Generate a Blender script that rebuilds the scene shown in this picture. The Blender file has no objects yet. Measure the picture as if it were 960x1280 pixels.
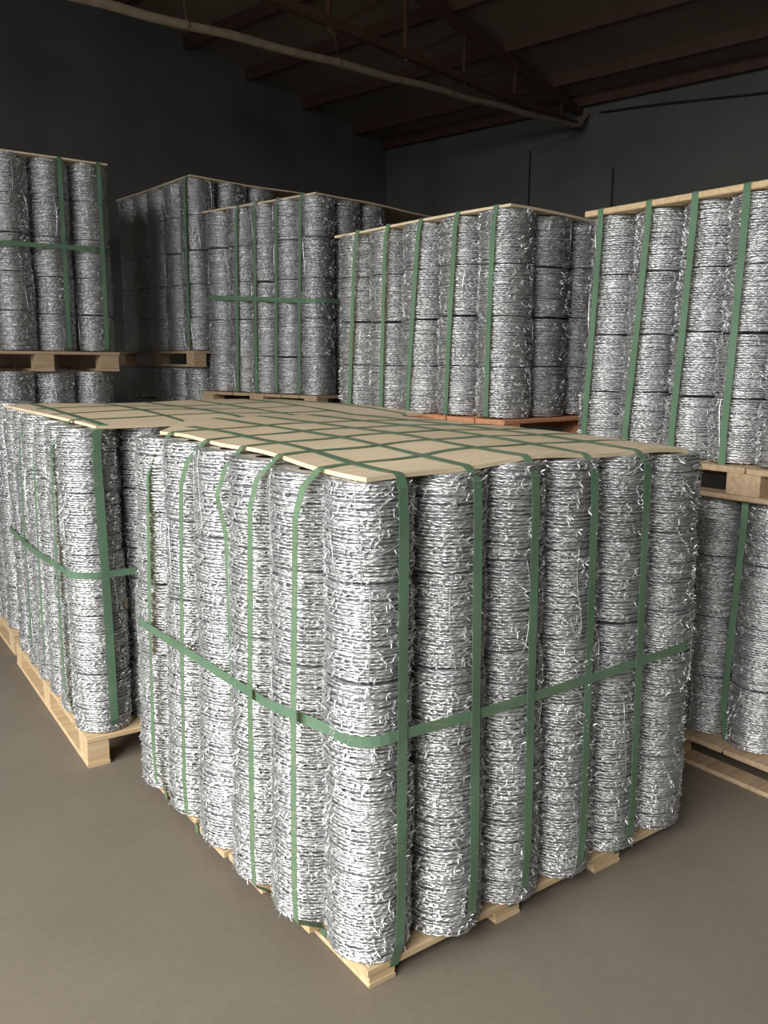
import bpy, math, random
import numpy as np
from mathutils import Matrix, Vector

random.seed(7)
rng = np.random.default_rng(11)
PI = math.pi
scene = bpy.context.scene
COL = scene.collection

# ------------------------------------------------------------------ camera
CAM_POS = Vector((-1.0095, -1.4337, 1.438))
YAW, PITCH, ROLL = math.radians(53.966), math.radians(-9.976), math.radians(0.4)
fwd = Vector((math.cos(PITCH) * math.cos(YAW), math.cos(PITCH) * math.sin(YAW), math.sin(PITCH)))
rt0 = Vector((math.sin(YAW), -math.cos(YAW), 0.0))
up0 = rt0.cross(fwd)
rt = rt0 * math.cos(ROLL) + up0 * math.sin(ROLL)
up = up0 * math.cos(ROLL) - rt0 * math.sin(ROLL)
cam_data = bpy.data.cameras.new('camera')
cam_data.sensor_width = 36.0
cam_data.lens = 36.0 * 1060.96 / 1280.0
cam_data.clip_start = 0.05
cam = bpy.data.objects.new('camera', cam_data)
cam.matrix_world = Matrix(((rt.x, up.x, -fwd.x, CAM_POS.x), (rt.y, up.y, -fwd.y, CAM_POS.y),
                           (rt.z, up.z, -fwd.z, CAM_POS.z), (0, 0, 0, 1)))
COL.objects.link(cam)
scene.camera = cam

# ------------------------------------------------------------------ view, world, daylight through the doorway
scene.view_settings.view_transform = 'Standard'
scene.view_settings.look = 'None'
scene.view_settings.exposure = 0.0
scene.view_settings.gamma = 1.0
scene.view_settings.use_curve_mapping = False

world = bpy.data.worlds.new('daylight')
scene.world = world
world.use_nodes = True
world.node_tree.nodes['Background'].inputs[0].default_value = (0.82, 0.9, 1.0, 1)
world.node_tree.nodes['Background'].inputs[1].default_value = 1.0

# the building stands turned 12 degrees against the pallets: u runs along the gable wall away from the corner,
# v along the eave wall towards the camera
TH = math.radians(12.2)
UV_U = Vector((-math.cos(TH), -math.sin(TH), 0))
UV_V = Vector((math.sin(TH), -math.cos(TH), 0))
UV_O = Vector((5.217, 7.13, 0))
ROOM_U, ROOM_V = 9.7, 13.0
DOOR_V0, DOOR_V1, DOOR_H = 3.0, 8.6, 3.9
SKY_OUT, SKY_W, SKY_H, SKY_Z = 4.5, 9.0, 8.0, 7.0   # bright sky seen out of the doorway


def uvz(u, v, z):
    return UV_O + UV_U * u + UV_V * v + Vector((0, 0, z))


sun = bpy.data.lights.new('doorway_daylight', 'AREA')
sun.shape = 'RECTANGLE'
sun.size = SKY_W
sun.size_y = SKY_H
sun.energy = 3250.0
sun.color = (1.0, 0.97, 0.92)
sun_o = bpy.data.objects.new('doorway_daylight', sun)
sz = (UV_U + Vector((0, 0, 0.5))).normalized()     # lamp shines along its -Z, down into the room
sx = UV_V.copy()
sy = sz.cross(sx)
c = uvz(ROOM_U + SKY_OUT, (DOOR_V0 + DOOR_V1) / 2 + 0.4, SKY_Z)
sun_o.matrix_world = Matrix(((sx.x, sy.x, sz.x, c.x), (sx.y, sy.y, sz.y, c.y), (sx.z, sy.z, sz.z, c.z), (0, 0, 0, 1)))
COL.objects.link(sun_o)


# ------------------------------------------------------------------ materials
def new_mat(name):
    m = bpy.data.materials.new(name)
    m.use_nodes = True
    nt = m.node_tree
    return m, nt, nt.nodes['Principled BSDF']


def tex_coord(nt, kind='Object', scale=(1, 1, 1)):
    tc = nt.nodes.new('ShaderNodeTexCoord')
    mp = nt.nodes.new('ShaderNodeMapping')
    mp.inputs['Scale'].default_value = scale
    nt.links.new(tc.outputs[kind], mp.inputs['Vector'])
    return mp.outputs['Vector']


def noise(nt, vec, scale, detail=4, rough=0.55):
    n = nt.nodes.new('ShaderNodeTexNoise')
    n.inputs['Scale'].default_value = scale
    n.inputs['Detail'].default_value = detail
    n.inputs['Roughness'].default_value = rough
    nt.links.new(vec, n.inputs['Vector'])
    return n.outputs['Fac']


def ramp(nt, fac, stops):
    r = nt.nodes.new('ShaderNodeValToRGB')
    el = r.color_ramp.elements
    while len(el) < len(stops):
        el.new(0.5)
    for e, (p, col) in zip(el, stops):
        e.position = p
        e.color = (*col, 1)
    nt.links.new(fac, r.inputs['Fac'])
    return r.outputs['Color']


def bump(nt, b, fac, strength, dist):
    n = nt.nodes.new('ShaderNodeBump')
    n.inputs['Strength'].default_value = strength
    n.inputs['Distance'].default_value = dist
    nt.links.new(fac, n.inputs['Height'])
    nt.links.new(n.outputs['Normal'], b.inputs['Normal'])


def mat_zinc():
    m, nt, b = new_mat('galvanized_wire')
    v = tex_coord(nt, 'Object')
    f = noise(nt, v, 60, 3)
    col = ramp(nt, f, [(0.3, (0.62, 0.63, 0.64)), (0.7, (0.9, 0.91, 0.91))])
    nt.links.new(col, b.inputs['Base Color'])
    b.inputs['Metallic'].default_value = 1.0
    b.inputs['Roughness'].default_value = 0.52
    return m


def mat_wood(name, c0, c1, c2):
    m, nt, b = new_mat(name)
    v = tex_coord(nt, 'Object', (2.0, 30, 30))
    f = noise(nt, v, 1.6, 5)
    col = ramp(nt, f, [(0.28, c0), (0.5, c1), (0.75, c2)])
    nt.links.new(col, b.inputs['Base Color'])
    b.inputs['Roughness'].default_value = 0.75
    bump(nt, b, f, 0.25, 0.002)
    return m


def mat_cover():
    m, nt, b = new_mat('plywood_sheet')
    v = tex_coord(nt, 'Object', (3, 18, 10))
    f = noise(nt, v, 1.3, 5)
    v2 = tex_coord(nt, 'Object')
    g = noise(nt, v2, 2.5, 3)
    mx = nt.nodes.new('ShaderNodeMix')
    mx.data_type = 'RGBA'
    mx.blend_type = 'MULTIPLY'
    mx.inputs['Factor'].default_value = 0.5
    nt.links.new(ramp(nt, f, [(0.3, (0.72, 0.58, 0.40)), (0.7, (0.83, 0.70, 0.50))]), mx.inputs['A'])
    nt.links.new(ramp(nt, g, [(0.35, (0.86, 0.84, 0.80)), (0.65, (1, 1, 1))]), mx.inputs['B'])
    nt.links.new(mx.outputs['Result'], b.inputs['Base Color'])
    b.inputs['Roughness'].default_value = 0.6
    return m


def mat_strap():
    m, nt, b = new_mat('green_strap')
    v = tex_coord(nt, 'Object')
    f = noise(nt, v, 6, 2)
    col = ramp(nt, f, [(0.3, (0.19, 0.35, 0.235)), (0.7, (0.25, 0.43, 0.30))])
    nt.links.new(col, b.inputs['Base Color'])
    b.inputs['Roughness'].default_value = 0.35
    b.inputs['Specular IOR Level'].default_value = 0.5
    tr = nt.nodes.new('ShaderNodeBsdfTransparent')
    tr.inputs['Color'].default_value = (0.58, 0.50, 0.30, 1)
    mx = nt.nodes.new('ShaderNodeMixShader')
    mx.inputs['Fac'].default_value = 0.48
    nt.links.new(b.outputs['BSDF'], mx.inputs[1])
    nt.links.new(tr.outputs['BSDF'], mx.inputs[2])
    nt.links.new(mx.outputs['Shader'], nt.nodes['Material Output'].inputs['Surface'])
    return m


def mat_floor():
    m, nt, b = new_mat('dusty_concrete')
    v = tex_coord(nt, 'Object')
    f = noise(nt, v, 1.1, 6, 0.6)
    g = noise(nt, v, 45, 3)
    mx = nt.nodes.new('ShaderNodeMix')
    mx.data_type = 'RGBA'
    mx.blend_type = 'MULTIPLY'
    mx.inputs['Factor'].default_value = 0.6
    nt.links.new(ramp(nt, f, [(0.3, (0.155, 0.132, 0.104)), (0.7, (0.21, 0.18, 0.14))]), mx.inputs['A'])
    nt.links.new(ramp(nt, g, [(0.3, (0.86, 0.86, 0.86)), (0.6, (1, 1, 1))]), mx.inputs['B'])
    nt.links.new(mx.outputs['Result'], b.inputs['Base Color'])
    b.inputs['Roughness'].default_value = 0.7
    bump(nt, b, g, 0.15, 0.002)
    return m


def mat_plain(name, c0, c1, scale, rough, metal=0.0, bs=0.0):
    m, nt, b = new_mat(name)
    v = tex_coord(nt, 'Object')
    f = noise(nt, v, scale, 5)
    nt.links.new(ramp(nt, f, [(0.3, c0), (0.7, c1)]), b.inputs['Base Color'])
    b.inputs['Roughness'].default_value = rough
    b.inputs['Metallic'].default_value = metal
    if bs:
        bump(nt, b, f, bs, 0.01)
    return m


ZINC = mat_zinc()
PINE = mat_wood('pale_pine', (0.50, 0.35, 0.19), (0.62, 0.46, 0.27), (0.72, 0.56, 0.35))
BROWN = mat_wood('brown_pine', (0.36, 0.25, 0.15), (0.46, 0.33, 0.21), (0.56, 0.42, 0.28))
RED_WOOD = mat_wood('reddish_pine', (0.46, 0.20, 0.10), (0.58, 0.27, 0.14), (0.66, 0.36, 0.2))
COVER = mat_cover()
STRAP = mat_strap()
FLOOR = mat_floor()
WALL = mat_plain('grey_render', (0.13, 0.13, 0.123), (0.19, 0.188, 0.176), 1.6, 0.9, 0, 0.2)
ROOF = mat_plain('roof_sheet', (0.20, 0.165, 0.11), (0.27, 0.225, 0.155), 0.9, 0.8)
RUST = mat_plain('rust_red_steel', (0.09, 0.045, 0.028), (0.13, 0.065, 0.042), 8, 0.6)
PIPE = mat_plain('pale_pipe', (0.24, 0.19, 0.13), (0.36, 0.29, 0.2), 14, 0.6)
BLACK = mat_plain('black_cable', (0.015, 0.015, 0.015), (0.03, 0.03, 0.03), 10, 0.6)


# ------------------------------------------------------------------ mesh helpers
def np_mesh(name, V, F, mat, smooth=False):
    V = np.asarray(V, np.float32)
    F = np.asarray(F, np.int32)
    me = bpy.data.meshes.new(name)
    me.vertices.add(len(V))
    me.vertices.foreach_set('co', V.ravel())
    k = F.shape[1]
    me.loops.add(F.size)
    me.loops.foreach_set('vertex_index', F.ravel())
    me.polygons.add(len(F))
    me.polygons.foreach_set('loop_start', np.arange(0, F.size, k, dtype=np.int32))
    me.polygons.foreach_set('loop_total', np.full(len(F), k, np.int32))
    me.polygons.foreach_set('use_smooth', np.full(len(F), smooth, bool))
    me.materials.append(mat)
    me.update(calc_edges=True)
    return me


def link(name, me, parent=None):
    o = bpy.data.objects.new(name, me)
    COL.objects.link(o)
    if parent is not None:
        o.parent = parent
    return o


def tag(o, label=None, cat=None, group=None, kind=None):
    if label:
        o['label'] = label
    if cat:
        o['category'] = cat
    if group:
        o['group'] = group
    if kind:
        o['kind'] = kind
    return o


BOXF = [(0, 3, 2, 1), (4, 5, 6, 7), (0, 1, 5, 4), (1, 2, 6, 5), (2, 3, 7, 6), (3, 0, 4, 7)]


def box_v(x0, x1, y0, y1, z0, z1):
    return [(x0, y0, z0), (x1, y0, z0), (x1, y1, z0), (x0, y1, z0), (x0, y0, z1), (x1, y0, z1), (x1, y1, z1), (x0, y1, z1)]


def chamfer_box(x0, x1, y0, y1, z0, z1, c=0.003):
    """A board with eased long edges: an octagonal section swept along its longest side (28 triangles)."""
    d = [x1 - x0, y1 - y0, z1 - z0]
    ax = d.index(max(d))
    a1, a2 = [(1, 2), (2, 0), (0, 1)][ax]
    lo = [x0, y0, z0]
    hi = [x1, y1, z1]
    c = min(c, d[a1] * .3, d[a2] * .3)
    p, q, r, s = lo[a1], hi[a1], lo[a2], hi[a2]
    sec = [(p + c, r), (q - c, r), (q, r + c), (q, s - c), (q - c, s), (p + c, s), (p, s - c), (p, r + c)]
    V = []
    for e in (lo[ax], hi[ax]):
        for (u, w) in sec:
            t = [0, 0, 0]
            t[ax] = e
            t[a1] = u
            t[a2] = w
            V.append(tuple(t))
    return V


def board_mesh(name, dims, mat):
    V = chamfer_box(*dims)
    me = bpy.data.meshes.new(name)
    F = [tuple(range(7, -1, -1)), tuple(range(8, 16))]
    for i in range(8):
        j = (i + 1) % 8
        F.append((i, j, j + 8, i + 8))
    me.from_pydata(V, [], F)
    me.materials.append(mat)
    me.update()
    return me


def sweep(P, radius, sides, closed=False, up=(0, 0, 1), twist=None, ell=1.0, cap=False):
    """Tube along the points P. twist: angle of the (elliptical) section at every point."""
    P = np.asarray(P, float)
    n = len(P)
    if closed:
        T = np.roll(P, -1, 0) - np.roll(P, 1, 0)
    else:
        T = np.gradient(P, axis=0)
    T /= np.linalg.norm(T, axis=1)[:, None] + 1e-12
    U = np.cross(T, np.asarray(up, float))
    bad = np.linalg.norm(U, axis=1) < 1e-6
    U[bad] = np.cross(T[bad], (1.0, 0.31, 0.1))
    U /= np.linalg.norm(U, axis=1)[:, None]
    W = np.cross(U, T)
    r = np.broadcast_to(np.asarray(radius, float), (n,))
    tw = np.zeros(n) if twist is None else np.asarray(twist)
    a = np.arange(sides) * 2 * PI / sides
    ca, sa = np.cos(a)[None], np.sin(a)[None] * ell
    ct, st = np.cos(tw)[:, None], np.sin(tw)[:, None]
    cu, cw = ca * ct - sa * st, ca * st + sa * ct
    V = P[:, None] + r[:, None, None] * (cu[..., None] * U[:, None] + cw[..., None] * W[:, None])
    V = V.reshape(-1, 3)
    m = n if closed else n - 1
    i = np.arange(m)[:, None]
    k = np.arange(sides)[None]
    j = (i + 1) % n
    k2 = (k + 1) % sides
    F = np.stack([i * sides + k, i * sides + k2, j * sides + k2, j * sides + k], -1).reshape(-1, 4)
    return V, F


class Acc:
    def __init__(self):
        self.V, self.F, self.n = [], [], 0

    def add(self, V, F):
        self.V.append(np.asarray(V))
        self.F.append(np.asarray(F) + self.n)
        self.n += len(V)

    def mesh(self, name, mat, smooth=False):
        return np_mesh(name, np.concatenate(self.V), np.concatenate(self.F), mat, smooth)


# ------------------------------------------------------------------ barbed wire coil (unit: radius 0.1, height 0.23)
CR, CH = 0.1, 0.23


def profile(t):
    return 1.0 - 0.05 * abs(2 * t - 1) ** 9


def coil_meshes(seed):
    g = np.random.default_rng(seed)
    A = Acc()
    nt_, seg = 27, 84
    th = np.linspace(0, 2 * PI, seg, endpoint=False)
    for layer, (rr, turns, sg, sides) in enumerate(((0.0960, nt_, seg, 6), (0.0910, nt_ - 2, 40, 4))):
        tt = np.linspace(0, 2 * PI, sg, endpoint=False)
        for i in range(turns):
            t = (i + 0.5) / turns
            z = 0.004 + t * (CH - 0.008) + g.normal(0, 0.0009)
            ph = g.uniform(0, 2 * PI, 4)
            tilt = g.normal(0, 0.012)
            rad = rr * profile(t) + g.normal(0, 0.0012) + 0.0014 * np.sin(tt * 2 + ph[0]) + 0.0011 * np.sin(tt * 5 + ph[1])
            zz = z + tilt * rr * np.sin(tt + ph[2]) + 0.0010 * np.sin(tt * 3 + ph[3]) + 0.0008 * np.sin(tt * 7 + ph[0])
            zz = np.clip(zz, 0.003, CH - 0.003)
            P = np.stack([rad * np.cos(tt), rad * np.sin(tt), zz], 1)
            turns_n = g.integers(12, 19)
            V, F = sweep(P, 0.0039 if layer == 0 else 0.0044, sides, True, twist=tt * turns_n + ph[1], ell=0.56)
            A.add(V, F)
    # the packed inner wraps behind the outer turns
    s2 = 32
    a = np.arange(s2) * 2 * PI / s2
    zs = np.linspace(0.004, CH - 0.004, 24)
    V = []
    for q, z in enumerate(zs):
        r = 0.0845 * profile(z / CH) + (0.0022 if q % 2 else -0.0022)
        V += [(r * math.cos(x), r * math.sin(x), z) for x in a]
    F = []
    for i in range(len(zs) - 1):
        for k in range(s2):
            F.append((i * s2 + k, i * s2 + (k + 1) % s2, (i + 1) * s2 + (k + 1) % s2, (i + 1) * s2 + k))
    A.add(V, F)
    # flat end wraps: rings closing the top and the bottom towards the open eye
    for z in (0.004, CH - 0.004):
        V = []
        for r in (0.084, 0.035):
            V += [(r * math.cos(x), r * math.sin(x), z) for x in a]
        F = [(k, (k + 1) % s2, s2 + (k + 1) % s2, s2 + k) for k in range(s2)]
        A.add(V, F)
    winding = A.mesh('winding', ZINC, True)
    # barbs: pairs of short cut wire ends standing off the line wire
    B = Acc()
    for i in range(230):
        th0 = g.uniform(0, 2 * PI)
        t = g.uniform(0.02, 0.98)
        z = 0.004 + t * (CH - 0.008)
        r0 = 0.0965 * profile(t)
        er = np.array([math.cos(th0), math.sin(th0), 0])
        et = np.array([-math.sin(th0), math.cos(th0), 0])
        ez = np.array([0, 0, 1.0])
        base = er * r0 + ez * z
        # the wrap of the barb round the strand
        V, F = sweep([base - et * 0.004, base, base + et * 0.004], (0.0034, 0.0042, 0.0034), 5)
        B.add(V, F)
        for s in (-1, 1):
            a1 = g.uniform(-1, 1)
            d = er * g.uniform(0.15, 0.9) + ez * s * g.uniform(0.3, 1.0) + et * a1 * 0.8
            d /= np.linalg.norm(d)
            d2 = d + er * g.uniform(-0.25, 0.5) + et * g.uniform(-0.6, 0.6)
            d2 /= np.linalg.norm(d2)
            L = g.uniform(0.005, 0.0085)
            P = np.array([base, base + d * L, base + d * L + d2 * L])
            P[:, 2] = np.clip(P[:, 2], 0.001, CH - 0.001)
            V, F = sweep(P, (0.0013, 0.0012, 0.0007), 4, up=(0.3, 0.5, 0.8))
            B.add(V, F)
    barbs = B.mesh('barbs', ZINC)
    # tie wires: run over the outside and turn in over both ends
    ties = []
    for i in range(2):
        th0 = g.uniform(0, 2 * PI)
        zz = np.linspace(0, 1, 9)
        dth = 0.10 * np.sin(zz * PI * g.uniform(0.6, 1.6) + g.uniform(0, 3))
        P = []
        for q, z in enumerate(zz):
            r = 0.1005 * profile(z) + 0.003 * math.sin(PI * z)
            x = th0 + dth[q]
            P.append((r * math.cos(x), r * math.sin(x), 0.002 + z * (CH - 0.004)))
        x0, x1 = th0 + dth[0], th0 + dth[-1]
        P = [(0.07 * math.cos(x0), 0.07 * math.sin(x0), 0.002)] + P + [(0.07 * math.cos(x1), 0.07 * math.sin(x1), CH - 0.002)]
        V, F = sweep(P, 0.0011, 4, up=(0.2, 0.3, 1))
        ties.append(np_mesh('tie_wire', V, F, ZINC))
    return winding, barbs, ties


def make_coil(seed):
    w, b, t = coil_meshes(seed)
    root = bpy.data.objects.new('barbed_wire_coil', None)
    root.empty_display_size = 0.05
    kids = []
    for n, me in [('winding', w), ('barbs', b)] + [('tie_wire', q) for q in t]:
        o = bpy.data.objects.new(n, me)
        if n != 'tie_wire':
            o['kind'] = 'stuff'
        kids.append(o)
    return root, kids


PROTOS = [make_coil(100 + i) for i in range(7)]
USED = [False] * len(PROTOS)
ORD = ['top', 'second', 'third', 'fourth', 'fifth', 'sixth', 'seventh', 'eighth']


def place_coil(loc, R, h, label, group):
    k = random.randrange(len(PROTOS))
    root, kids = PROTOS[k]
    if USED[k]:
        r = root.copy()
        cs = [q.copy() for q in kids]
    else:
        USED[k] = True
        r, cs = root, kids
    COL.objects.link(r)
    r.location = loc
    r.rotation_euler = (random.gauss(0, 0.006), random.gauss(0, 0.006), random.uniform(0, 2 * PI))
    r.scale = (R / CR, R / CR, h / CH)
    for q in cs:
        COL.objects.link(q)
        q.parent = r
    tag(r, label, 'wire coil', group)


def stack_columns(cols, R, z0, n, where, group, ztop):
    """cols: (text, bottom xy, top xy, top z or None)."""
    for text, b, t, zt in cols:
        zt = zt or ztop
        hs = np.array([1 + rng.normal(0, 0.025) for _ in range(n)])
        hs = hs / hs.sum() * (zt - z0)
        z = z0
        for L in range(n):
            f = (z + hs[L] / 2 - z0) / (zt - z0)
            x = b[0] + (t[0] - b[0]) * f + rng.normal(0, 0.0022)
            y = b[1] + (t[1] - b[1]) * f + rng.normal(0, 0.0022)
            down = n - 1 - L
            o = 'bottom' if L == 0 else ('topmost' if down == 0 else ORD[down] + ' from top')
            place_coil((x, y, z), R, hs[L] + (0.004 if random.random() < 0.8 else -0.001), f'barbed wire coil, {o} in {text}, {where}', group)
            z += hs[L]


# ------------------------------------------------------------------ pallets
def pallet(label, origin, rot, Lx, Ly, z0, h, wood, bx, by, deck_n=7, bottom=True, deck_along='X', t_deck=0.02, t_bot=0.017, jut=None):
    """bx, by: ranges (from, to) of the blocks along X and Y."""
    root = bpy.data.objects.new('pallet', None)
    COL.objects.link(root)
    root.location = (origin[0], origin[1], z0)
    root.rotation_euler = (0, 0, rot)
    tag(root, label, 'pallet', 'wooden pallets')
    zb = t_bot if bottom else 0.0
    tstr = 0.0
    for x0, x1 in bx:
        if bottom:
            link('bottom_board', board_mesh('bottom_board', (x0, x1, 0, Ly, 0, zb), wood), root)
    for x0, x1 in bx:
        for y0, y1 in by:
            link('block', board_mesh('block', (x0 + .002, x1 - .002, y0 + .002, y1 - .002, zb, h - t_deck), wood), root)
    W = Ly if deck_along == 'X' else Lx
    gap = 0.008
    w = (W - gap * (deck_n - 1)) / deck_n
    for i in range(deck_n):
        a = i * (w + gap)
        dz = random.uniform(-0.0015, 0.0)
        if deck_along == 'X':
            d = (random.uniform(0, .004) - (jut[i] if jut else 0), Lx - random.uniform(0, .004), a, a + w, h - t_deck, h + dz)
        else:
            d = (a, a + w, random.uniform(0, .004), Ly - random.uniform(0, .004), h - t_deck, h + dz)
        link('deck_board', board_mesh('deck_board', d, wood), root)
    return root


# ------------------------------------------------------------------ covers
def sheet(name, corners, zf, th, mat, label, nx=40, ny=40):
    """A bent sheet between four corners (x, y), its upper face at zf(x, y)."""
    c0, c1, c2, c3 = [np.array(q, float) for q in corners]
    V = []
    for lev in (0, 1):
        for j in range(ny + 1):
            for i in range(nx + 1):
                s, t = i / nx, j / ny
                q = (c0 * (1 - s) + c1 * s) * (1 - t) + (c3 * (1 - s) + c2 * s) * t
                V.append((q[0], q[1], zf(q[0], q[1]) - (0 if lev else th)))
    n1 = (nx + 1) * (ny + 1)
    I = lambda i, j, l: l * n1 + j * (nx + 1) + i
    F = []
    for j in range(ny):
        for i in range(nx):
            F.append((I(i, j, 1), I(i + 1, j, 1), I(i + 1, j + 1, 1), I(i, j + 1, 1)))
            F.append((I(i, j, 0), I(i, j + 1, 0), I(i + 1, j + 1, 0), I(i + 1, j, 0)))
    for i in range(nx):
        F.append((I(i, 0, 0), I(i + 1, 0, 0), I(i + 1, 0, 1), I(i, 0, 1)))
        F.append((I(i + 1, ny, 0), I(i, ny, 0), I(i, ny, 1), I(i + 1, ny, 1)))
    for j in range(ny):
        F.append((I(0, j + 1, 0), I(0, j, 0), I(0, j, 1), I(0, j + 1, 1)))
        F.append((I(nx, j, 0), I(nx, j + 1, 0), I(nx, j + 1, 1), I(nx, j, 1)))
    o = link(name, np_mesh(name, V, F, mat))
    tag(o, label, 'cover sheet', 'plywood covers on the stacks')
    return o


# ------------------------------------------------------------------ straps
def ribbon(path, wdir, width, label, group, th=0.0009, dense=0.05):
    """A flat band along path; wdir: direction of its width (one for all points, or one each)."""
    P = [Vector(q) for q in path]
    Wd = [Vector(wdir)] * len(P) if not isinstance(wdir, list) else [Vector(q) for q in wdir]
    Q, WW = [], []
    for i in range(len(P) - 1):
        n = max(1, int((P[i + 1] - P[i]).length / dense))
        for k in range(n):
            Q.append(P[i].lerp(P[i + 1], k / n))
            WW.append(Wd[i].lerp(Wd[i + 1], k / n).normalized())
    Q.append(P[-1])
    WW.append(Wd[-1].normalized())
    V, F = [], []
    ph = random.uniform(0, 6)
    for i, q in enumerate(Q):
        a = Q[max(i - 1, 0)]
        b = Q[min(i + 1, len(Q) - 1)]
        T = (b - a).normalized()
        w = WW[i]
        w = (w - T * w.dot(T)).normalized()
        nrm = T.cross(w)
        tw = 0.05 * math.sin(i * 0.7 + ph)
        w2 = w * math.cos(tw) + nrm * math.sin(tw)
        n2 = T.cross(w2)
        for sw, sn in ((-1, -1), (1, -1), (1, 1), (-1, 1)):
            V.append(tuple(q + w2 * sw * width / 2 + n2 * sn * th / 2))
    for i in range(len(Q) - 1):
        for k in range(4):
            k2 = (k + 1) % 4
            F.append((i * 4 + k, i * 4 + k2, i * 4 + 4 + k2, i * 4 + 4 + k))
    F.append((3, 2, 1, 0))
    e = (len(Q) - 1) * 4
    F.append((e, e + 1, e + 2, e + 3))
    o = link('strap', np_mesh('strap', V, F, STRAP))
    tag(o, label, 'strap', group)
    return o


# ================================================================== SETTING
def struct(name, V, F, mat):
    me = bpy.data.meshes.new(name)
    me.from_pydata([tuple(q) for q in V], [], F)
    me.materials.append(mat)
    me.update()
    o = link(name, me)
    tag(o, kind='structure')
    return o


def uv_box(u0, u1, v0, v1, z0, z1):
    return [uvz(u0, v0, z0), uvz(u1, v0, z0), uvz(u1, v1, z0), uvz(u0, v1, z0),
            uvz(u0, v0, z1), uvz(u1, v0, z1), uvz(u1, v1, z1), uvz(u0, v1, z1)]


EAVE, SLOPE, RIDGE_U = 4.0, 0.141, 4.85


def roof_z(u):
    return EAVE + SLOPE * (RIDGE_U - abs(u - RIDGE_U))


struct('floor', uv_box(-0.3, ROOM_U + 0.3, -0.3, ROOM_V + 0.3, -0.2, 0), BOXF, FLOOR)
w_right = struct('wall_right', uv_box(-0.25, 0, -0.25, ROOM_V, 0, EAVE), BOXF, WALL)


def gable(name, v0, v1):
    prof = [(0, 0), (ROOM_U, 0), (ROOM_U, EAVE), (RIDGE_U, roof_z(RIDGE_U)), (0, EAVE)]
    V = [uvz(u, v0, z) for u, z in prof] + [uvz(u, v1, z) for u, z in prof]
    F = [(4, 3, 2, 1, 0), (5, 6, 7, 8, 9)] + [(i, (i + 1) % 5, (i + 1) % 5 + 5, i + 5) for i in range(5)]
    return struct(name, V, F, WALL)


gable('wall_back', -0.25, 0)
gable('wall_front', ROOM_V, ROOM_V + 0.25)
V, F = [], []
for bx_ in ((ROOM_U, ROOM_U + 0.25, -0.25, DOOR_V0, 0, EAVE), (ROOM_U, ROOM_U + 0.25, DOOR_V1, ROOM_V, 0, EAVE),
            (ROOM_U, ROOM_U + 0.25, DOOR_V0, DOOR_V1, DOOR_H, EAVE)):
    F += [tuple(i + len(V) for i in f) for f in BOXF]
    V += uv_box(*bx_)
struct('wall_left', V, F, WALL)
# brick pier on the eave wall
pil = struct('pilaster', uv_box(0, 0.05, 2.60, 2.95, 0, 3.3), BOXF, WALL)
pil.parent = w_right
# roof sheets
rs = []
for (ua, ub) in ((-0.4, RIDGE_U), (RIDGE_U, ROOM_U + 0.4)):
    za = roof_z(max(ua, 0)) - (SLOPE * 0.4 if ua < 0 else 0)
    zb = roof_z(min(ub, ROOM_U)) - (SLOPE * 0.4 if ub > ROOM_U else 0)
    rs += [(ua, za), (ub, zb)]
V = []
for (u, z) in rs:
    V += [uvz(u, -0.3, z), uvz(u, ROOM_V + 0.3, z), uvz(u, -0.3, z + 0.06), uvz(u, ROOM_V + 0.3, z + 0.06)]
F = []
for s in (0, 8):
    a = [s + q for q in range(8)]
    F += [(a[0], a[1], a[5], a[4]), (a[2], a[6], a[7], a[3]), (a[0], a[4], a[6], a[2]), (a[1], a[3], a[7], a[5]),
          (a[0], a[2], a[3], a[1]), (a[4], a[5], a[7], a[6])]
ceil = struct('ceiling', V, F, ROOF)
for i, u in enumerate((0.06, 0.54, 1.31, 2.07, 2.80, 3.55, 4.3, 5.05, 5.8, 6.55, 7.3, 8.05, 8.8, 9.45)):
    z = roof_z(u)
    o = struct('purlin', uv_box(u - 0.035, u + 0.035, 0, ROOM_V, z - 0.11, z), BOXF, RUST)
    o.parent = ceil
    del o['kind']

# ------------------------------------------------------------------ roof truss and what hangs on it
TV = 2.55


def bar(parent, name, a, b, r, mat=RUST, sides=4):
    """A steel bar between two points given as (u, z) on the truss."""
    A, B = uvz(a[0], TV, a[1]), uvz(b[0], TV, b[1])
    d = (B - A).normalized()
    s = UV_V
    w = d.cross(s).normalized()
    V = []
    for q in (A, B):
        for x, y in ((-1, -1), (1, -1), (1, 1), (-1, 1)):
            V.append(q + s * x * r + w * y * r)
    me = bpy.data.meshes.new(name)
    me.from_pydata([tuple(q) for q in V], [], [(0, 1, 5, 4), (1, 2, 6, 5), (2, 3, 7, 6), (3, 0, 4, 7), (3, 2, 1, 0), (4, 5, 6, 7)])
    me.materials.append(mat)
    me.update()
    return link(name, me, parent)


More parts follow.
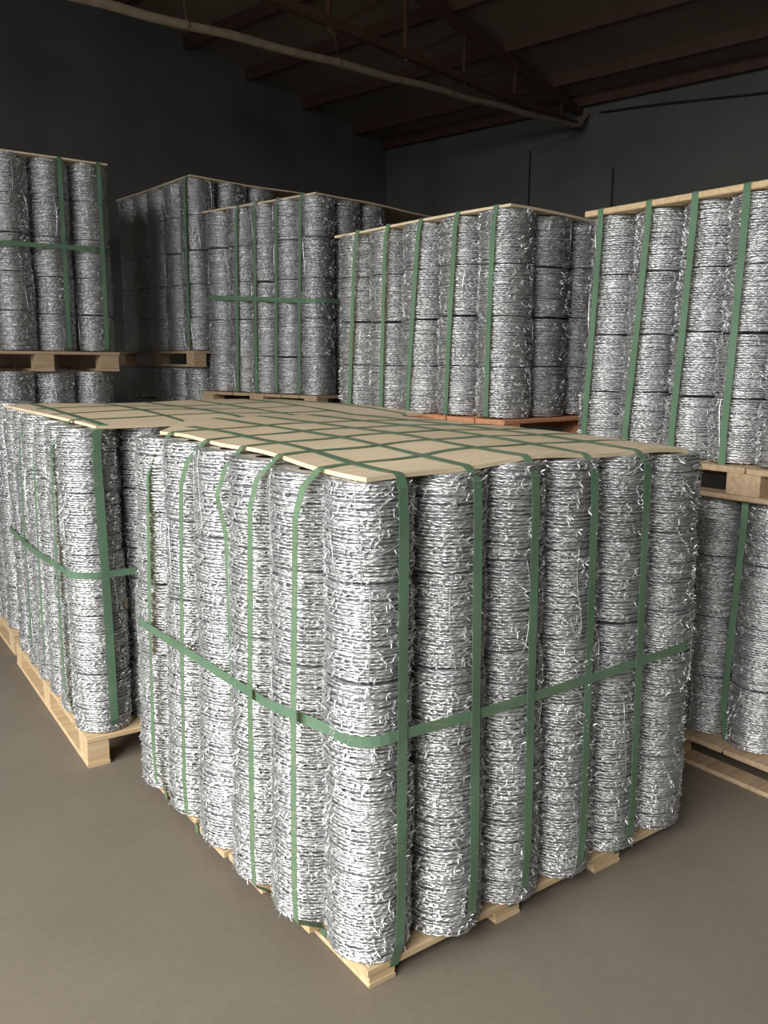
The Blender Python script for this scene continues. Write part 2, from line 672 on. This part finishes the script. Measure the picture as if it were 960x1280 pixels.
truss = bpy.data.objects.new('roof_truss', None)
COL.objects.link(truss)
tag(truss, 'rust-red steel roof truss spanning the dark shed above the stacks', 'truss')
top_z = lambda u: 3.87 + 0.125 * (u if u < RIDGE_U else 2 * RIDGE_U - u)
bot_z = lambda u: 3.735 - 0.012 * min(u, 2 * RIDGE_U - u)
bar(truss, 'top_chord', (0.0, top_z(0)), (RIDGE_U, top_z(RIDGE_U)), 0.032)
bar(truss, 'top_chord', (RIDGE_U, top_z(RIDGE_U)), (2 * RIDGE_U, top_z(0)), 0.032)
bar(truss, 'bottom_chord', (0.0, bot_z(0)), (2 * RIDGE_U, bot_z(0)), 0.03)
nodes = [0.35, 1.15, 1.90, 2.64, 3.45, 4.15, 4.85, 5.55, 6.25, 7.06, 7.8, 8.55, 9.35]
for i, u in enumerate(nodes):
    bar(truss, 'web_post', (u, bot_z(u)), (u, top_z(u)), 0.014)
    if i + 1 < len(nodes):
        v2 = nodes[i + 1]
        if u < RIDGE_U:
            bar(truss, 'web_brace', (v2, bot_z(v2)), (u, top_z(u)), 0.016)
        else:
            bar(truss, 'web_brace', (u, bot_z(u)), (v2, top_z(v2)), 0.016)
# pale pipe slung below the truss, its end bent up to the wall
pp = []
pipe_z = lambda u: 3.677 - 0.0705 * (u - 0.30) - 0.012 * max(0, u - 3.8)
for k in range(32):
    u = 0.30 + k * 0.29
    pp.append(tuple(uvz(u, TV + 0.09, pipe_z(u) + 0.006 * math.sin(k * 1.9))))
pp = [tuple(uvz(0.02, TV + 0.09, 3.83)), tuple(uvz(0.09, TV + 0.09, 3.79)), tuple(uvz(0.16, TV + 0.09, 3.70))] + pp
Vp, Fp = sweep(pp, 0.026, 10)
pipe = bpy.data.objects.new('hanging_pipe', None)
COL.objects.link(pipe)
tag(pipe, 'pale tan pipe slung under the roof truss, end bent up at wall', 'pipe')
link('tube', np_mesh('tube', Vp, Fp, PIPE, True), pipe)
for k in range(8):
    u = 0.95 + k * 1.25
    zc = pipe_z(u)
    cir = [tuple(uvz(u, TV + 0.09 + 0.028 * math.cos(a), zc + 0.03 * math.sin(a))) for a in np.linspace(0, 2 * PI, 10, endpoint=False)]
    Vc, Fc = sweep(cir, 0.004, 5, True, up=tuple(UV_U))
    Vh, Fh = sweep([tuple(uvz(u, TV + 0.09, zc + 0.03)), tuple(uvz(u, TV + 0.04, bot_z(u) - 0.02))], 0.003, 5)
    A = Acc()
    A.add(Vc, Fc)
    A.add(Vh, Fh)
    link('hanger', A.mesh('hanger', RUST), pipe)
# black cable along the eave wall and a conduit
cab = []
for k in range(25):
    v = 2.78 + k * 0.35
    cab.append(tuple(uvz(0.03, v, 3.80 - 0.045 * (v - 2.62) + 0.03 * math.cos((v - 2.9) * 1.5))))
Vc, Fc = sweep(cab, 0.009, 6)
tag(link('black_cable', np_mesh('black_cable', Vc, Fc, BLACK, True)), 'thin black cable sagging along the dark wall below the eave', 'cable')
Vc, Fc = sweep([tuple(uvz(0.02, 2.0, 3.6)), tuple(uvz(0.02, 2.0, 2.4))], 0.007, 6)
tag(link('wall_conduit', np_mesh('wall_conduit', Vc, Fc, BLACK, True)), 'thin dark upright conduit fixed to the grey wall', 'conduit')

# ================================================================== FRONT PALLET (P)
pallet('low pale pine pallet of the front stack, corner on open floor', (0, 0), 0, 1.125, 1.26, 0, 0.053, PINE,
       [(0, 0.078), (0.40, 0.49), (0.785, 0.90)], [(0, 0.11), (0.57, 0.69), (1.14, 1.26)], deck_n=6, bottom=True, t_deck=0.022, t_bot=0.012, jut=(0.004, 0.036, 0.056, 0.064, 0.060, 0.066))


def p_cover(x, y):
    r = math.hypot(max(x, 0), max(y, 0))
    z = 1.198 + 0.026 * (1 - math.exp(-(r / 0.33) ** 1.5)) + 0.012 * math.sin(PI * min(max(x / 1.1, 0), 1)) * min(1, max(y, 0) / 0.5)
    z -= 0.020 * max(0, (x - 0.45) / 0.65) * math.exp(-max(y, 0) / 0.35)
    z += 0.0035 * math.sin(x * 14.0 + 0.8) * math.exp(-max(y, 0) / 0.15) + 0.003 * math.sin(y * 13 + 2) * math.exp(-max(x, 0) / 0.15)
    return z


PT = 0.010
# the sheet's far left corner is cut back: two joined quads as one sheet
V = []
NX = NY = 44
outline_l = lambda y: -0.012 if y < 1.14 else -0.012 + (y - 1.14) / 0.30 * 0.22
cv = []
for lev in (0, 1):
    for j in range(NY + 1):
        y = 1.44 * j / NY
        for i in range(NX + 1):
            x = outline_l(y) + (1.10 - outline_l(y)) * i / NX
            cv.append((x, y, p_cover(x, y) - (0 if lev else PT)))
n1 = (NX + 1) * (NY + 1)
I_ = lambda i, j, l: l * n1 + j * (NX + 1) + i
cf = []
for j in range(NY):
    for i in range(NX):
        cf.append((I_(i, j, 1), I_(i + 1, j, 1), I_(i + 1, j + 1, 1), I_(i, j + 1, 1)))
        cf.append((I_(i, j, 0), I_(i, j + 1, 0), I_(i + 1, j + 1, 0), I_(i + 1, j, 0)))
for i in range(NX):
    cf.append((I_(i, 0, 0), I_(i + 1, 0, 0), I_(i + 1, 0, 1), I_(i, 0, 1)))
    cf.append((I_(i + 1, NY, 0), I_(i, NY, 0), I_(i, NY, 1), I_(i + 1, NY, 1)))
for j in range(NY):
    cf.append((I_(0, j + 1, 0), I_(0, j, 0), I_(0, j, 1), I_(0, j + 1, 1)))
    cf.append((I_(NX, j, 0), I_(NX, j + 1, 0), I_(NX, j + 1, 1), I_(NX, j, 1)))
tag(link('cover_sheet', np_mesh('cover_sheet', cv, cf, COVER)), 'wavy plywood cover under a grid of green straps on the front stack',
    'cover sheet', 'plywood covers on the stacks')

NTH = ['second', 'third', 'fourth', 'fifth', 'sixth', 'seventh', 'eighth']
P_RIGHT = [((0.062, 0.087), (0.055, 0.087)), ((0.268, 0.067), (0.257, 0.067)), ((0.474, 0.065), (0.445, 0.065)),
           ((0.677, 0.061), (0.640, 0.061)), ((0.889, 0.066), (0.855, 0.066)), ((1.101, 0.066), (1.079, 0.066))]
P_LEFT = [((0.026, 0.298), (0.026, 0.270)), ((0.012, 0.502), (0.012, 0.455)), ((0.010, 0.713), (0.010, 0.655)),
          ((0.009, 0.940), (0.009, 0.870)), ((-0.004, 1.152), (-0.004, 1.075))]
PR = 0.102
cols, cols2 = [], []
for i, (b, t) in enumerate(P_RIGHT):
    cols.append(('corner column' if i == 0 else f'{NTH[i-1]} column of dim face', b, t, p_cover(t[0], t[1]) - PT - 0.004))
for i, (b, t) in enumerate(P_LEFT):
    cols2.append((f'{NTH[i]} column of bright face', b, t, p_cover(t[0], t[1]) - PT - 0.004))
stack_columns(cols, PR, 0.053, 5, 'front stack', 'coils of the front stack', 1.2)
stack_columns(cols2, PR + 0.003, 0.053, 5, 'front stack', 'coils of the front stack', 1.2)

# vertical straps of the front stack: up the face, over the cover, down the far side
SW = 0.026
GP = 'green straps of the front stack'
for k, (yt, yb) in enumerate(((0.175, 0.190), (0.362, 0.378), (0.555, 0.585), (0.775, 0.815), (1.03, 1.06))):
    xt = -0.089 if k else -0.074
    ed = -0.004 if k == 0 else (-0.038 if k == 1 else -0.066)
    path = [(ed + 0.03, yb, 0.027), (ed - 0.002, yb, 0.027), (ed - 0.004, yb, 0.056), (xt - 0.010, yb, 0.10), (xt - 0.014, yb, 0.20), (xt - 0.015, (yt + yb) / 2, 0.62), (xt - 0.008, yt, 1.10),
            (xt + 0.012, yt, 1.165), (-0.020, yt, p_cover(0, yt) - 0.002)]
    if k == 2:      # slips in between the columns below
        path = [(0.03, yb, 0.026), (0.01, yb, 0.06), (-0.045, yb, 0.25), (-0.052, yb, 0.7), (-0.068, yt, 0.98), (-0.092, yt, 1.10), (-0.07, yt, 1.165), (-0.020, yt, p_cover(0, yt) - 0.002)]
    for q in range(23):
        x = -0.01 + 1.10 * q / 22
        path.append((x, yt + 0.03 * x + 0.01 * math.sin(q), p_cover(x, yt) + 0.0016))
    path += [(1.112, yt + 0.03, p_cover(1.1, yt) - 0.004), (1.15, yt + 0.03, 1.1), (1.15, yt + 0.03, 0.6)]
    ribbon(path, (0, 1, 0), SW, f'green upright strap, {["first","second","third","fourth","fifth"][k]} from the near corner, bright face of front stack', GP)
for k, (xt, xb) in enumerate(((0.068, 0.072), (0.262, 0.280), (0.445, 0.462), (0.655, 0.675), (0.862, 0.885))):
    yt = -0.024 if k == 0 else -0.043
    path = [(xb, 0.03, 0.026), (xb, 0.0, 0.030), (xb, -0.006, 0.056), (xb, yt + 0.004, 0.10), (xb, yt - 0.002, 0.20), ((xt + xb) / 2, yt - 0.002, 0.62), (xt, yt - 0.002, 1.10),
            (xt, yt + 0.003, 1.178), (xt, -0.009, p_cover(xt, 0) - 0.002)]
    for q in range(25):
        y = 0.002 + 1.42 * q / 24
        if outline_l(y) > xt - 0.02:
            break
        path.append((xt + 0.04 * y, y, p_cover(xt + 0.04 * y, y) + 0.0030))
    e = path[-1]
    path += [(e[0], e[1] + 0.03, e[2] - 0.004), (e[0], e[1] + 0.05, 1.1)]
    ribbon(path, (1, 0, 0), SW, f'green upright strap, {["first","second","third","fourth","fifth"][k]} from the near corner, dim face of front stack', GP)
# waist strap
wz = 0.622
path, wd = [], []
cx, cy = 0.060, 0.087
for (x, y, z) in ((1.17, 1.20, wz + 0.01), (0.6, 1.262, wz), (0.03, 1.262, wz + 0.004), (-0.075, 1.255, wz + 0.003), (-0.113, 1.11, wz + 0.003), (-0.104, 0.70, wz + 0.004), (-0.092, 0.30, wz)):
    path.append((x, y, z))
for a in np.linspace(PI, 1.5 * PI, 9):
    path.append((cx + 0.1065 * math.cos(a), cy + 0.1065 * math.sin(a), wz - 0.008 * math.sin((a - PI) * 2)))
for (x, y, z) in ((0.27, -0.040, wz + 0.002), (0.67, -0.045, wz + 0.006), (1.09, -0.042, wz + 0.012), (1.18, 0.0, wz + 0.012), (1.195, 0.10, wz + 0.012), (1.17, 1.20, wz + 0.01)):
    path.append((x, y, z))
ribbon(path, (0, 0, 1), SW, 'level green waist strap all round the front stack', GP, dense=0.04)

# ================================================================== LOW STACK BEHIND IT (F)
FR = 0.03
fo = (-0.195, 1.475)


def f_pt(x, y):
    return (fo[0] + x * math.cos(FR) - y * math.sin(FR) * -1, fo[1] + x * -math.sin(FR) * 0.3 + y)


pallet('pale pine pallet with nine blocks under the stack behind the front stack', fo, -0.04, 1.22, 1.27, 0, 0.112, PINE,
       [(0, 0.08), (0.57, 0.65), (1.14, 1.22)], [(0, 0.12), (0.58, 0.70), (1.15, 1.27)], deck_n=7)


def f_cover(x, y):
    return 1.222 + 0.02 * (1 - math.exp(-max(0, y - 1.47) / 0.4)) + 0.004 * math.sin(x * 7 + y * 3)


cov2 = sheet('cover_sheet', [(-0.105, 1.475), (1.30, 1.46), (1.30, 2.72), (-0.15, 2.62)], f_cover, 0.010, COVER,
             'plywood cover under green straps on the stack behind the front stack')
cols = []
cor = (-0.098, 1.575)
cols.append(('corner column', cor, (cor[0] - 0.012, cor[1]), f_cover(*cor) - 0.014))
for k in range(1, 6):
    b = (cor[0] + 0.008 * k, cor[1] + 0.2 * k)
    cols.append((f'{NTH[k-1]} column of bright face', b, (b[0] - 0.012, b[1] - 0.02), f_cover(*b) - 0.014))
for k in (1, 2):
    b = (cor[0] + 0.205 * k, cor[1] - 0.004 * k)
    cols.append((f'{NTH[k-1]} column of dim face', b, (b[0], b[1]), f_cover(*b) - 0.014))
stack_columns(cols, 0.1, 0.112, 5, 'stack behind front one', 'coils of the stack behind the front stack', 1.2)
GF = 'green straps of the stack behind the front stack'


def face_strap_y(y0, y1, xf, zb, zt, cov, label, grp, yend=None, xlen=1.1, width=0.024):
    """Strap up an -X face at xf, over the cover and on."""
    path = [(xf + 0.03, y1, zb + 0.0), (xf - 0.001, y1, zb + 0.12), (xf - 0.004, (y0 + y1) / 2, (zb + zt) / 2), (xf - 0.002, y0, zt - 0.10), (xf + (0.03 if cov else -0.001), y0, zt - (0.03 if cov else 0.0))]
    if cov:
        for q in range(13):
            x = xf + 0.075 + xlen * q / 12
            path.append((x, y0 + 0.02 * x, cov(x, y0) + 0.0016))
    return ribbon(path, (0, 1, 0), width, label, grp)


face_strap_y(1.985, 2.03, -0.186, 0.10, 1.225, f_cover, 'green upright strap, third from the corner on stack behind the front stack', GF)
face_strap_y(1.70, 1.715, -0.196, 0.10, 1.225, f_cover, 'green upright strap, second from the corner on stack behind the front stack', GF)
face_strap_y(2.27, 2.30, -0.17, 0.10, 1.225, f_cover, 'green upright strap, fourth from the corner on stack behind the front stack', GF)
for k, (x, lab) in enumerate(((-0.098, 'green upright strap on corner column of stack behind the front stack'),
                              (0.20, 'green upright strap in shaded gap beside the front stack'))):
    path = [(x + .01, 1.50, 0.10), (x + .005, 1.473, 0.16), (x, 1.470, 0.6), (x - 0.01, 1.471, 1.12), (x - 0.005, 1.474, 1.20)]
    for q in range(14):
        y = 1.482 + 1.12 * q / 13
        path.append((x + 0.02 + 0.04 * q / 13, y, f_cover(x, y) + 0.0028))
    ribbon(path, (1, 0, 0), 0.030 if k == 0 else 0.024, lab, GF)
for k, x in enumerate((0.46, 0.72, 0.98, 1.2)):
    path = [(x, 1.452, 1.12), (x, 1.456, 1.215)]
    for q in range(14):
        y = 1.466 + 1.2 * q / 13
        path.append((x + 0.05 * q / 13, y, f_cover(x, y) + 0.0028))
    ribbon(path, (1, 0, 0), 0.024, f'green strap, {["first","second","third","fourth"][k]} past the gap, along cover behind the front stack', GF)
path = []
for (x, y, z) in ((-0.02, 2.70, 0.69), (-0.12, 2.69, 0.69), (-0.168, 2.58, 0.69), (-0.190, 2.08, 0.685), (-0.200, 1.62, 0.70)):
    path.append((x, y, z))
for a in np.linspace(PI, 1.5 * PI, 8):
    path.append((cor[0] - 0.004 + 0.104 * math.cos(a), cor[1] + 0.104 * math.sin(a), 0.702))
path += [(0.11, 1.466, 0.70), (0.34, 1.462, 0.698), (0.44, 1.50, 0.698)]
ribbon(path, (0, 0, 1), 0.024, 'level green waist strap on the stack behind the front stack', GF)

# ================================================================== STACK FURTHER BACK AT THE PHOTO EDGE (G)
go = (-0.125, 2.875)
pallet('pale pine pallet far along the row, partly hidden at the photo edge', go, -0.03, 1.15, 1.15, 0, 0.112, PINE,
       [(0, 0.08), (0.54, 0.62), (1.07, 1.15)], [(0, 0.12), (0.52, 0.63), (1.03, 1.15)], deck_n=7)
cols = []
for k in range(3):
    b = (go[0] + 0.102 + 0.006 * k, go[1] + 0.11 + 0.2 * k)
    cols.append(('near column' if k == 0 else f'{NTH[k-1]} column', b, b, None))
stack_columns(cols, 0.098, 0.112, 5, 'stack at photo edge', 'coils of the stack at the photo edge', 1.235)

# ================================================================== STACKS BY THE EAVE WALL (E)
EX = 1.63
Y0, Y1 = -0.29, 0.95
pallet('brown pallet on the floor under the lower stack by the wall', (EX - 0.03, Y0), 0, 1.2, Y1 - Y0, 0, 0.112, BROWN,
       [(0, 0.09), (0.55, 0.65), (1.11, 1.2)], [(0, 0.1), (0.59, 0.68), (1.14, 1.24)], deck_n=6)
EY = [0.80, 0.60, 0.40, 0.235, 0.055, -0.15]
cols = [(f'{n} column', (EX + 0.105, y), (EX + 0.105, y), None) for n, y in zip(('third', 'second', 'first'), EY[3:])]
cols = [('column beside front stack', (EX + 0.105, 0.275), (EX + 0.105, 0.285), None), ('middle column', (EX + 0.100, 0.075), (EX + 0.1, 0.085), None),
        ('column at photo edge', (EX + 0.1, -0.125), (EX + 0.1, -0.12), None), ('column past front stack', (EX + 0.105, 0.48), (EX + 0.105, 0.48), None),
        ]
stack_columns(cols, 0.097, 0.112, 4, 'lower wall stack', 'coils of the lower stack by the wall', 0.988)
GE = 'green straps of the stacks by the wall'
for k, (y0, y1, lab) in enumerate(((0.13, 0.15, 'green upright strap between two columns of the lower stack by the wall'),
                                   (0.372, 0.378, 'green upright strap of lower wall stack, close beside the front stack'))):
    face_strap_y(y0, y1, EX + 0.002, 0.112, 0.985, None, lab, GE)
pallet('brown pallet of the upper stack by the wall, set on coils', (EX - 0.03, Y0), 0, 1.2, Y1 - Y0, 0.99, 0.112, BROWN,
       [(0, 0.09), (0.55, 0.65), (1.11, 1.2)], [(0, 0.1), (0.355, 0.48), (1.14, 1.24)], deck_n=6)
EU = [0.81, 0.612, 0.405, 0.222, 0.03, -0.17]
cols = []
for k, y in enumerate(EU):
    cols.append(('far end column' if k == 0 else f'{NTH[k-1]} column from far end', (EX + 0.105, y + 0.022), (EX + 0.105, y - 0.018), None))
stack_columns(cols, 0.1, 1.102, 4, 'upper wall stack', 'coils of the upper stack by the wall', 1.992)
# plank cover of the upper stack: pale planks laid along the face
kk = bpy.data.objects.new('plank_cover', None)
COL.objects.link(kk)
kk.location = (EX - 0.01, Y0 + 0.02, 1.994)
tag(kk, 'pale plank cover on the upper stack by the wall', 'cover sheet', 'plywood covers on the stacks')
for i in range(8):
    link('plank', board_mesh('plank', (0.145 * i, 0.145 * i + 0.14, 0, 1.15 + random.uniform(-.01, .01), 0, 0.022), PINE), kk)
for k, (ya, yb, f) in enumerate(((0.802, 0.838, 0), (0.584, 0.636, 0), (0.396, 0.432, 0), (0.205, 0.226, 0))):
    path = [(EX + 0.04, yb, 1.085), (EX - 0.004, yb, 1.092), (EX - 0.006, yb, 1.2), (EX - 0.007, (ya + yb) / 2, 1.55), (EX - 0.010, ya, 1.95), (EX - 0.012, ya, 2.012), (EX - 0.006, ya, 2.0185),
            (EX + 0.3, ya, 2.0185), (EX + 1.1, ya, 2.0185)]
    ribbon(path, (0, 1, 0), 0.026, f'glossy green upright strap, {["first","second","third","fourth"][k]} from far end, upper stack by the wall', GE)

# ================================================================== RAISED STACKS ACROSS THE BACK (D, C, B, A)
def frame(c, r):
    rd = np.array([math.cos(r), math.sin(r)])
    ld = np.array([-math.sin(r), math.cos(r)])
    return lambda a, b: tuple(np.array(c) + rd * a + ld * b)


def raised(c, r, s, R, zb, zt, n, nl, nr, where, grp, wood, plabel, clabel, hp=0.115, lower=None):
    """c: centre of the near corner column. Local a along the dim face, b along the bright face."""
    fp = frame(c, r)
    L = 4 * s + 2 * R + 0.02
    o = fp(-R - 0.01, -R - 0.01)
    pallet(plabel, o, r, L, L, zb - hp, hp, wood, [(0, 0.1), (L / 2 - .06, L / 2 + .06), (L - .1, L)], [(0, 0.12), (L / 2 - .07, L / 2 + .07), (L - .12, L)], deck_n=7)
    cols = [('corner column', fp(0, 0), fp(0, 0), None)]
    for k in range(1, nl):
        cols.append((f'{NTH[k-1]} column of bright face', fp(0, k * s), fp(0, k * s), None))
    for k in range(1, nr):
        cols.append((f'{NTH[k-1]} column of dim face', fp(k * s, 0), fp(k * s, 0), None))
    stack_columns(cols, R, zb, n, where, grp, zt)
    cs = [fp(-R + .015, -R + .015), fp(L - R - .03, -R + .015), fp(L - R - .03, L - R - .03), fp(-R + .015, L - R - .03)]
    sheet('cover_sheet', cs, lambda x, y: zt + 0.010 + 0.004 * math.sin(x * 6 + y * 4), 0.010, COVER, clabel, 14, 14)
    return fp


def strap_local(fp, r, R, b0, b1, z0, z1, label, grp, width=0.026):
    rd = np.array([math.cos(r), math.sin(r)])
    ld = np.array([-math.sin(r), math.cos(r)])
    P = lambda a, b, z: (*fp(a, b), z)
    path = [P(-R + 0.03, b0, z0 - 0.01), P(-R - 0.004, b0, z0 + 0.01), P(-R - 0.006, (b0 + b1) / 2, (z0 + z1) / 2), P(-R - 0.004, b1, z1 - 0.05), P(-R + 0.012, b1, z1 + 0.015),
            P(-R + 0.4, b1, z1 + 0.0165), P(3 * R, b1, z1 + 0.018)]
    ribbon(path, (ld[0], ld[1], 0), width, label, grp, dense=0.08)


# D
DR, DS, DRad = 0.0786, 0.235, 0.113
dz0, dz1 = 1.212, 2.045
fD = raised((1.526, 1.203), DR, DS, DRad, dz0, dz1, 4, 5, 3, 'stack on reddish pallet', 'coils of the stack on the reddish pallet', RED_WOOD,
            'reddish wooden pallet under the raised middle stack', 'thin plywood cover on the stack with the reddish pallet')
for k, (b0, b1) in enumerate(((-0.011, -0.025), (0.226, 0.19), (0.475, 0.416), (0.662, 0.636), (0.902, 0.858))):
    strap_local(fD, DR, DRad, b0, b1, dz0, dz1, f'green upright strap, {["first","second","third","fourth","fifth"][k]} from the near corner, stack on reddish pallet', 'green straps of the stack on the reddish pallet')
# C
CRo, CS_, CRad = 0.2136, 0.23, 0.112
cz0, cz1 = 1.232, 2.435
fC = raised((1.859, 3.241), CRo, CS_, CRad, cz0, cz1, 5, 5, 3, 'waist-strapped stack', 'coils of the waist-strapped back stack', BROWN,
            'brown pallet under the waist-strapped back stack', 'thin cover on the waist-strapped back stack')
for k, (b0, b1) in enumerate(((0.05, 0.017), (0.262, 0.24), (0.46, 0.45), (0.655, 0.634))):
    strap_local(fC, CRo, CRad, b0, b1, cz0, cz1, f'green upright strap, {["first","second","third","fourth"][k]} from the near corner, waist-strapped back stack', 'green straps of the waist-strapped back stack')
P = lambda a, b, z: (*fC(a, b), z)
path = [P(0.6, 1.09, 1.87), P(0.0, 1.045, 1.87), P(-0.09, 1.0, 1.87), P(-CRad - 0.005, 0.92, 1.87), P(-CRad - 0.006, 0.45, 1.842), P(-CRad - 0.006, 0.03, 1.812)]
for a in np.linspace(PI, 1.5 * PI, 7):
    path.append(P((CRad + 0.006) * math.cos(a), (CRad + 0.006) * math.sin(a), 1.81))
path += [P(0.6, -CRad - 0.006, 1.81)]
ribbon(path, (0, 0, 1), 0.028, 'level green waist strap on the back stack beside the reddish-pallet stack', 'green straps of the waist-strapped back stack')
# B
BR, BS, BRad = 0.081, 0.256, 0.124
bz0, bz1 = 1.514, 2.707
fB = raised((1.648, 4.527), BR, BS, BRad, bz0, bz1, 5, 5, 3, 'dim corner stack', 'coils of the dim back corner stack', BROWN,
            'brown pallet under the dim stack in the back corner', 'thin cover on the dim stack in the back corner')
strap_local(fB, BR, BRad, -0.06, -0.06, bz0, bz1, 'green upright strap on the near corner column, dim back corner stack', 'green straps of the dim back corner stack')
# A
ar, as_, aRad = 0.0, 0.245, 0.120
az0, az1 = 1.495, 2.662
A_X = 0.808
apal = [A_X - 3 * as_ - aRad - 0.02, A_X + aRad + 0.0]
pallet('brown pallet of the tall dim stack at the photo edge', (apal[0], 4.20), 0, apal[1] - apal[0], 1.1, az0 - 0.125, 0.125, BROWN,
       [(0, 0.1), (0.455, 0.572), (0.865, 0.985)], [(0, 0.12), (0.49, 0.61), (0.98, 1.1)], deck_n=6)
cols = []
for k in range(4):
    q = (A_X - k * as_, 4.20 + aRad + 0.012)
    cols.append(('end column' if k == 0 else f'{NTH[k-1]} column from its end', q, q, None))
stack_columns(cols, aRad, az0, 5, 'tall dim edge stack', 'coils of the tall dim stack at the photo edge', az1)
sheet('cover_sheet', [(apal[0], 4.22), (A_X + 0.10, 4.22), (A_X + 0.10, 5.25), (apal[0], 5.25)], lambda x, y: az1 + 0.010, 0.010, COVER,
      'thin cover on the tall dim stack at the photo edge', 14, 14)
GA = 'green straps of the tall dim stack'
for k, x in enumerate((0.605, 0.845)):
    path = [(x, 4.25, az0 - 0.02), (x, 4.206, az0 + 0.02), (x, 4.204, 2.0), (x, 4.205, az1 - 0.03), (x, 4.215, az1 + 0.012), (x, 4.5, az1 + 0.014), (x, 5.2, az1 + 0.014)]
    ribbon(path, (1, 0, 0), 0.026, f'green upright strap, {["second","first"][k]} from the end of tall dim stack at photo edge', GA, dense=0.08)
ribbon([(0.0, 4.204, 2.13), (0.5, 4.203, 2.135), (0.8, 4.203, 2.14), (0.90, 4.24, 2.14), (0.936, 4.33, 2.14), (0.938, 5.0, 2.14)], (0, 0, 1), 0.028,
       'level green waist strap on the tall dim stack at photo edge', GA)


# the stacks underneath: mostly hidden behind the front stacks
def under(cols, R, z1, n, where, grp, wood, plabel, o, r, L, L2=None):
    pallet(plabel, o, r, L, L2 or L, 0, 0.112, wood, [(0, 0.1), (L / 2 - .06, L / 2 + .06), (L - .1, L)], [(0, 0.12), ((L2 or L) / 2 - .07, (L2 or L) / 2 + .07), ((L2 or L) - .12, (L2 or L))], deck_n=7)
    stack_columns(cols, R, 0.112, n, where, grp, z1)


q = [(A_X - 0.02 - k * 0.25, 4.345) for k in range(4)]
under([('end column' if k == 0 else f'{NTH[k-1]} column from its end', c_, c_, None) for k, c_ in enumerate(q)], 0.118, az0 - 0.127, 5,
      'stack beneath edge stack', 'coils under the tall dim stack', BROWN, 'brown floor pallet below the tall dim stack at photo edge', (apal[0], 4.20), 0, 1.02, 1.1)
cols = [('corner column', fB(0.01, 0.02), fB(0.01, 0.02), None)] + [(f'{NTH[k-1]} column of bright face', fB(0.01, k * BS), fB(0.01, k * BS), None) for k in range(1, 5)]
L = 4 * BS + 2 * BRad + 0.02
under(cols, BRad, bz0 - 0.117, 5, 'stack under corner stack', 'coils under the dim back corner stack', BROWN, 'brown floor pallet below the dim stack in the back corner', fB(-BRad - .01, -BRad - .01), BR, L)
for fp, r, s, R, z0_, nm, n in ((fD, DR, DS, DRad, dz0, 'stack under reddish pallet', 4), (fC, CRo, CS_, CRad, cz0, 'stack under strapped stack', 4)):
    L = 4 * s + 2 * R + 0.02
    cols = [('corner column', fp(0, 0), fp(0, 0), None), ('far bright-side column', fp(0, 4 * s), fp(0, 4 * s), None), ('far dim-side column', fp(4 * s, 0), fp(4 * s, 0), None)]
    under(cols, R, z0_ - 0.117, n, nm, 'coils of the ' + nm, BROWN, 'brown floor pallet of the ' + nm, fp(-R - .01, -R - .01), r, L)
